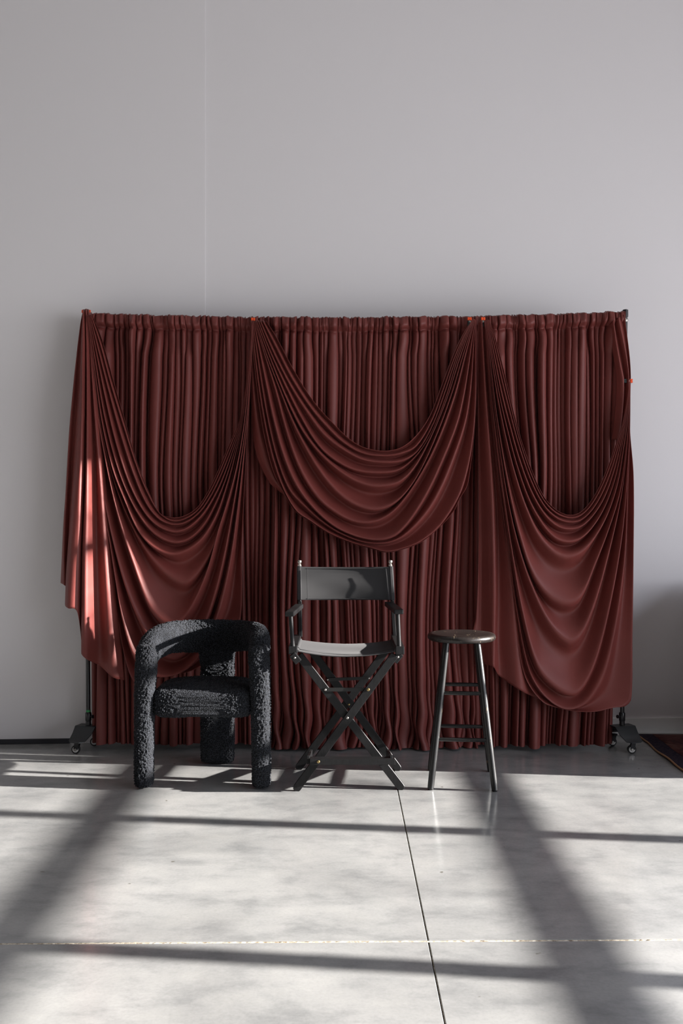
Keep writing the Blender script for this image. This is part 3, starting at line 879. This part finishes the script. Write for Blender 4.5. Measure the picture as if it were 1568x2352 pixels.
# ------------------------------------------------------------------ folding director's chair
DC = Vector((.030, 5.17, 0))
dch = thing('folding_chair', 'black wooden canvas folding chair with crossed legs standing in the middle', 'chair', DC)
YF, YR = 4.975, 5.365
def L(p): return tuple(Vector(p) - DC)
def fp(x, y, Y=YF): return px(x, y, Y)
def bobj(name, specs, m, bevel=.0015, parent=dch):
    bm = bmesh.new()
    for (p, q, w, t, side) in specs:
        bar(bm, L(p), L(q), w, t, side)
    o = from_bm(name, bm, m, parent, bevel=bevel); return o
def roundleg(name, p, q, w, t):
    """flat board with rounded foot at p"""
    p, q = Vector(p), Vector(q)
    d = (q - p).normalized(); y = Vector((0, 1, 0)); sd = d.cross(y).normalized()
    bm = bmesh.new()
    pts = []
    c0 = p + d * (w * .5)
    for k in range(9):
        a = PI + (PI) * k / 8
        pts.append(c0 + sd * (math.cos(a) * w / 2) + d * (math.sin(a) * w / 2))
    pts += [q + sd * w / 2, q - sd * w / 2]
    f = [bm.verts.new(L(v_ - y * t / 2)) for v_ in pts]; b = [bm.verts.new(L(v_ + y * t / 2)) for v_ in pts]
    bm.faces.new(f); bm.faces.new(list(reversed(b)))
    for k in range(len(pts)): bm.faces.new((f[k], b[k], b[(k + 1) % len(pts)], f[(k + 1) % len(pts)]))
    return from_bm(name, bm, M_blackwood, dch, bevel=.0015, seg=1)
ww, tt_ = .040, .020
fl, fr = fp(677, 1816), fp(925, 1814)
tl_, tr_ = fp(686, 1505), fp(906, 1503)
fl.z = fr.z = .0005
roundleg('leg', fl - Vector((0, .011, 0)), tr_ - Vector((0, .011, 0)), ww, tt_)
roundleg('leg', fr + Vector((0, .011, 0)), tl_ + Vector((0, .011, 0)), ww, tt_)
rl, rr_ = px(682, 1764, YR), px(917, 1764, YR)
tl2, tr2 = px(704, 1478, YR), px(900, 1476, YR)
rl.z = rr_.z = .0005
roundleg('leg', rl + Vector((0, .011, 0)), tr2 + Vector((0, .011, 0)), ww, tt_)
roundleg('leg', rr_ - Vector((0, .011, 0)), tl2 - Vector((0, .011, 0)), ww, tt_)
# pivots
def bolt(p, r_, m, dy=-.006):
    p = Vector(p)
    return lathe_obj('bolt', [(r_ * .6, -.004), (r_, -.002), (r_, .003)], L(p + Vector((0, dy, 0))), m, dch, 14, 'Y')
bolt(fp(797.5, 1649, YF - .022), .0065, M_chrome, 0)
bolt(px(801, 1618, YR - .022), .0055, M_brass, 0)
# folding metal stays
sA, sB = fp(747, 1584, YF - .004), fp(845, 1584, YF - .004)
bobj('stay', [(sA + Vector((0, .001, 0)), (sA + sB) / 2 + Vector((.006, .001, 0)), .019, .004, (0, 1, 0)), ((sA + sB) / 2 + Vector((-.006, .004, 0)), sB + Vector((0, .004, 0)), .019, .004, (0, 1, 0))], M_darkmetal, .0008)
bolt(sA, .006, M_chrome, -.006); bolt(fp(845.5, 1584, YF - .024), .0078, M_brass, 0)
sA, sB = px(752, 1561, YR - .026), px(847, 1557, YR - .026)
bobj('stay', [(sA, (sA + sB) / 2 + Vector((.006, 0, 0)), .017, .004, (0, 1, 0)), ((sA + sB) / 2 + Vector((-.006, -.004, 0)), sB + Vector((0, -.004, 0)), .017, .004, (0, 1, 0))], M_darkmetal, .0008)
bolt(sA, .005, M_chrome, -.004); bolt(sB, .0055, M_chrome, -.009)
# seat rails with front blocks
zr0, zr1 = .682, .722
for s, xc in ((-1, -.2415), (1, .2905)):
    bobj('seat_rail', [((xc, 4.945, (zr0 + zr1) / 2), (xc, 5.43, (zr0 + zr1) / 2), .040, .043, (1, 0, 0))], M_blackwood, .003)
    # angled hinge blocks under the rails
    for Y in (YF - .024 if s < 0 else YF, YR):
        top_ = Vector((xc + s * .004, Y, zr0 + .002)); d = Vector((-s * .62, 0, -.78)).normalized()
        bobj('hinge_block', [(top_, top_ + d * .052, .036, .024, (0, 1, 0))], M_blackwood, .003)
        bolt(top_ + d * .022 - Vector((0, .012, 0)), .0055, M_chrome, -.002)
    # arms
    xa = -.2575 if s < 0 else .284
    za = .884 if s < 0 else .896
    bobj('armrest', [((xa, 4.925, za), (xa - s * .028, 5.40, za - .004), .024, .046, (1, 0, 0))], M_blackwood, .005)
    # front dowel posts
    tube_obj('post', [L((xc + (-.001 if s < 0 else -.003), 4.968, zr1 - .004)), L((xa - s * .004, 4.968, za - .008))], .0108, M_blackwood, dch, 16)
    # rear posts carrying the back sling
    xt_ = (687.5 - CX) * 5.44 / F if s < 0 else (896 - CX) * 5.44 / F
    xb_ = -.222 if s < 0 else .288
    bobj('back_post', [((xb_, 5.395, zr1 - .01), (xt_ + (xb_ - xt_) * .45, 5.418, .905), .030, .020, (1, 0, 0))], M_blackwood, .003)
    tube_obj('back_post', [L((xt_ + (xb_ - xt_) * .47, 5.416, .895)), L((xt_, 5.440, 1.095))], .0105, M_blackwood, dch, 16)
    o = lathe_obj('finial', [(.0095, -.020), (.0115, -.016), (.0115, -.011), (.0085, -.008), (.0085, -.003), (.0118, .001), (.0118, .011), (.009, .0145), (.003, .0155)], L((xt_, 5.440, 1.112)), M_chrome, dch, 20)
    o['label'] = 'metal cap'
# seat sling
nu_, nv_ = 60, 30
P = np.zeros((nv_, nu_, 3))
xs0, xs1 = -.222, .272
for j in range(nv_):
    v = j / (nv_ - 1)
    for i in range(nu_):
        u = i / (nu_ - 1)
        sag = 4 * u * (1 - u)
        P[j, i] = L((xs0 + (xs1 - xs0) * u, 4.955 + .42 * v, .698 - sag * (.030 - .010 * v) + .0025 * math.sin(v * 9 + u * 2) * sag - .004 * math.exp(-((v - .17) / .02) ** 2)))
sl = grid_obj('seat_sling', P, M_canvas, dch, thick=.004)
for s, xx_ in ((-1, xs0 + .003), (1, xs1 - .003)):
    tube_obj('dowel', [L((xx_, 4.952, .699)), L((xx_, 5.38, .699))], .0065, M_canvas, dch, 12)
# back sling: sleeves round the posts and a slightly hollow panel
XTl, XTr = (687.5 - CX) * 5.44 / F, (896 - CX) * 5.44 / F
def xpost(s, z):
    t = (z - .895) / .2
    return (XTl + (-.222 - XTl) * (1 - t) * .47) if s < 0 else (XTr + (.288 - XTr) * (1 - t) * .47)
def ypost(z): return 5.416 + (z - .895) / .2 * .024
P = np.zeros((40, 70, 3))
for j in range(40):
    z0 = .912 + (1.092 - .912) * j / 39
    for i in range(70):
        u = i / 69
        hollow = 4 * u * (1 - u)
        z = z0 - hollow * .004 * (1 if j > 30 else .4) + (.000 if j < 30 else 0)
        xl, xr_ = xpost(-1, z0) - .0125, xpost(1, z0) + .0125
        wr = .0022 * math.sin(u * 5 + z * 40) * hollow
        P[j, i] = L((xl + (xr_ - xl) * u, ypost(z0) - .0135 + .026 * hollow + wr, z))
grid_obj('back_sling', P, M_canvas, dch, thick=.0035)
for s in (-1, 1):
    pts = [L((xpost(s, z), ypost(z), z)) for z in (.912, .95, 1.0, 1.05, 1.092)]
    tube_obj('sleeve', pts, .0145, M_canvas, dch, 20)
for xx_ in (705, 886):
    o = bobj('seam', [(px(xx_, 1306, 5.418), px(xx_ + (1 if xx_ < 800 else 7), 1377, 5.398), .004, .004, (0, 1, 0))], M_canvas, .001)
for zz in (1.083, .920):
    pts = []
    for i in range(21):
        u = .08 + .84 * i / 20; hollow = 4 * u * (1 - u)
        pts.append(L((xpost(-1, zz) + (xpost(1, zz) - xpost(-1, zz)) * u, ypost(zz) - .0155 + .026 * hollow, zz - hollow * .003)))
    tube_obj('hem_seam', pts, .0018, M_canvas, dch, 6)
# footrest and its sloping brackets
fz = .165
bobj('footrest', [((-.155, 4.905, fz), (.262, 4.905, fz), .026, .062, (0, 1, 0))], M_blackwood, .002)
for xx_ in (-.163, .246):
    bobj('footrest_bracket', [((xx_, 4.90, fz + .004), (xx_, 5.335, .098), .040, .014, (1, 0, 0))], M_blackwood, .002)
bolt((-.113, 4.872, .168), .0075, M_brass, 0)

# ------------------------------------------------------------------ round stool
ST = Vector((.606, 5.155, 0))
stl = thing('bar_stool', 'tall round wooden stool with worn black paint standing right of the folding chair', 'stool', ST)
lathe_obj('seat', [(.01, -.021), (.150, -.021), (.166, -.019), (.174, -.012), (.176, -.002), (.173, .008), (.166, .014), (.150, .0165), (.08, .0170), (.005, .0170)], (0, 0, .748), M_stoolseat, stl, 96)
def legp(sx_, sy_, z):
    t = z / .735
    return Vector((sx_ * (.160 - .083 * t), (-.190 if sy_ < 0 else .190) * (1 - t) + sy_ * .095 * t, z))
for sx_ in (-1, 1):
    for sy_ in (-1, 1):
        zs = [0.001, .006, .03, .2, .45, .66, .735]
        rs_ = [.011, .0155, .0165, .0170, .0175, .0165, .0150]
        tube_obj('leg', [legp(sx_, sy_, z) for z in zs], rs_, M_stoolleg, stl, 20)
for sy_ in (-1, 1):
    for z in (.475, .247):
        a, b = legp(-1, sy_, z), legp(1, sy_, z)
        tube_obj('rung', [a, a * .9 + b * .1, (a + b) / 2, a * .1 + b * .9, b], [.0075, .0098, .0105, .0098, .0075], M_stoolleg, stl, 14)
for sx_ in (-1, 1):
    for z in (.455, .212):
        a, b = legp(sx_, -1, z), legp(sx_, 1, z)
        tube_obj('rung', [a, a * .9 + b * .1, (a + b) / 2, a * .1 + b * .9, b], [.0075, .0098, .0105, .0098, .0075], M_stoolleg, stl, 14)

stl.rotation_euler = (0, 0, -.09); stl.location.x += .015

# ------------------------------------------------------------------ rug at the right
rug = thing('rug', 'faded red patterned rug with navy border beside the right end of the curtain', 'rug', (1.85, 4.6, 0))
RO = Vector((1.85, 4.6, 0))
def rugstrip(name, xa, xb, y0, y1, z, m, nx=12, ny=160, th=.0):
    P = np.zeros((ny, nx, 3))
    for j in range(ny):
        y = y0 + (y1 - y0) * j / (ny - 1)
        wob = .006 * math.sin(y * 6.5) + .004 * math.sin(y * 17 + 1)
        for i in range(nx):
            x = xa + (xb - xa) * i / (nx - 1)
            k = math.exp(-(x - 1.82) / .15)
            P[j, i] = (x - RO.x + wob * k, y - RO.y, z + (.004 * math.sin(y * 9 + 2) + .003) * k)
    return grid_obj(name, P, m, rug, thick=th)
rugstrip('border', 1.832, 1.925, 2.6, 6.17, .0065, M_rugband, th=.007)
rugstrip('field', 1.925, 4.2, 2.6, 6.17, .0070, M_rug, nx=60, th=.008)
pts = []
for j in range(200):
    y = 2.6 + 3.57 * j / 199
    wob = .006 * math.sin(y * 6.5) + .004 * math.sin(y * 17 + 1)
    pts.append((1.828 + wob - RO.x, y - RO.y, .0075 + .004 * math.sin(y * 9 + 2) + .002))
tube_obj('binding', pts, .0055, M_rugbind, rug, 8)

# ------------------------------------------------------------------ outside the frame: dark furniture block added to shade the lower right wall, tree beyond the door
sb = thing('light_blocker', 'big dark block on the rug, added out of view to shade the lower right wall', 'light_blocker', (2.76, 5.62, .0145))
box_obj('body', (0, 0, .53), (1.2, .94, .86), M_blackwood, sb, bevel=.004)
for s in (-1, 1):
    d_ = box_obj('door', (s * .296, -.477, .53), (.575, .018, .80), M_blackwood, sb, bevel=.003)
    lathe_obj('knob', [(.008, -.03), (.012, -.024), (.006, -.010), (.006, .0)], (s * .05, -.484, .56), M_brass, d_, 14, 'Y')
    for y in (-.42, .42): box_obj('leg', (s * .55, y, .056), (.05, .05, .09), M_blackwood, sb)
tr = thing('tree', 'leafy tree standing outside the wide glazed door', 'tree', (12.3, 4.2, 0))
M_leaf, _, _ = mat('tree_leaf', (.05, .10, .02), .6, .3)
M_bark, _, _ = mat('tree_bark', (.10, .07, .05), .9, .2)
tube_obj('trunk', [(0, .9, 0), (.05, .85, 1.6), (0, .7, 3.0), (-.05, .4, 4.4), (0, .1, 5.8)], [.13, .11, .09, .06, .02], M_bark, tr, 12)
rs = np.random.default_rng(77)
bm = bmesh.new()
lm = []
for k in range(30):
    z = rs.uniform(3.0, 5.6); a = rs.uniform(0, 2 * PI); l_ = rs.uniform(.5, 1.25)
    p0 = Vector((0, .7 - .2 * (z - 3), z)); p1 = p0 + Vector((math.cos(a) * l_, math.sin(a) * l_ - .1, rs.uniform(-.1, .35)))
    tube(bm, [p0, (p0 + p1) / 2 + Vector((0, 0, .05)), p1], [.022, .014, .005], 6)
    for q in range(42):
        f = rs.uniform(.25, 1.05)
        lm.append(p0 + (p1 - p0) * f + Vector(rs.normal(0, .11, 3)))
from_bm('branch', bm, M_bark, tr)
bm = bmesh.new()
for p in lm:
    R_ = Matrix.Rotation(rs.uniform(0, 2 * PI), 3, 'Z') @ Matrix.Rotation(rs.uniform(-1, 1), 3, 'X')
    s_ = rs.uniform(.05, .085)
    f = [bm.verts.new(Vector(p) + R_ @ Vector(v_) * s_) for v_ in ((-1, 0, 0), (-.3, -.45, .1), (.6, -.35, .1), (1.2, 0, 0), (.6, .35, .1), (-.3, .45, .1))]
    bm.faces.new(f)
o = from_bm('foliage', bm, M_leaf, tr); o['kind'] = 'stuff'
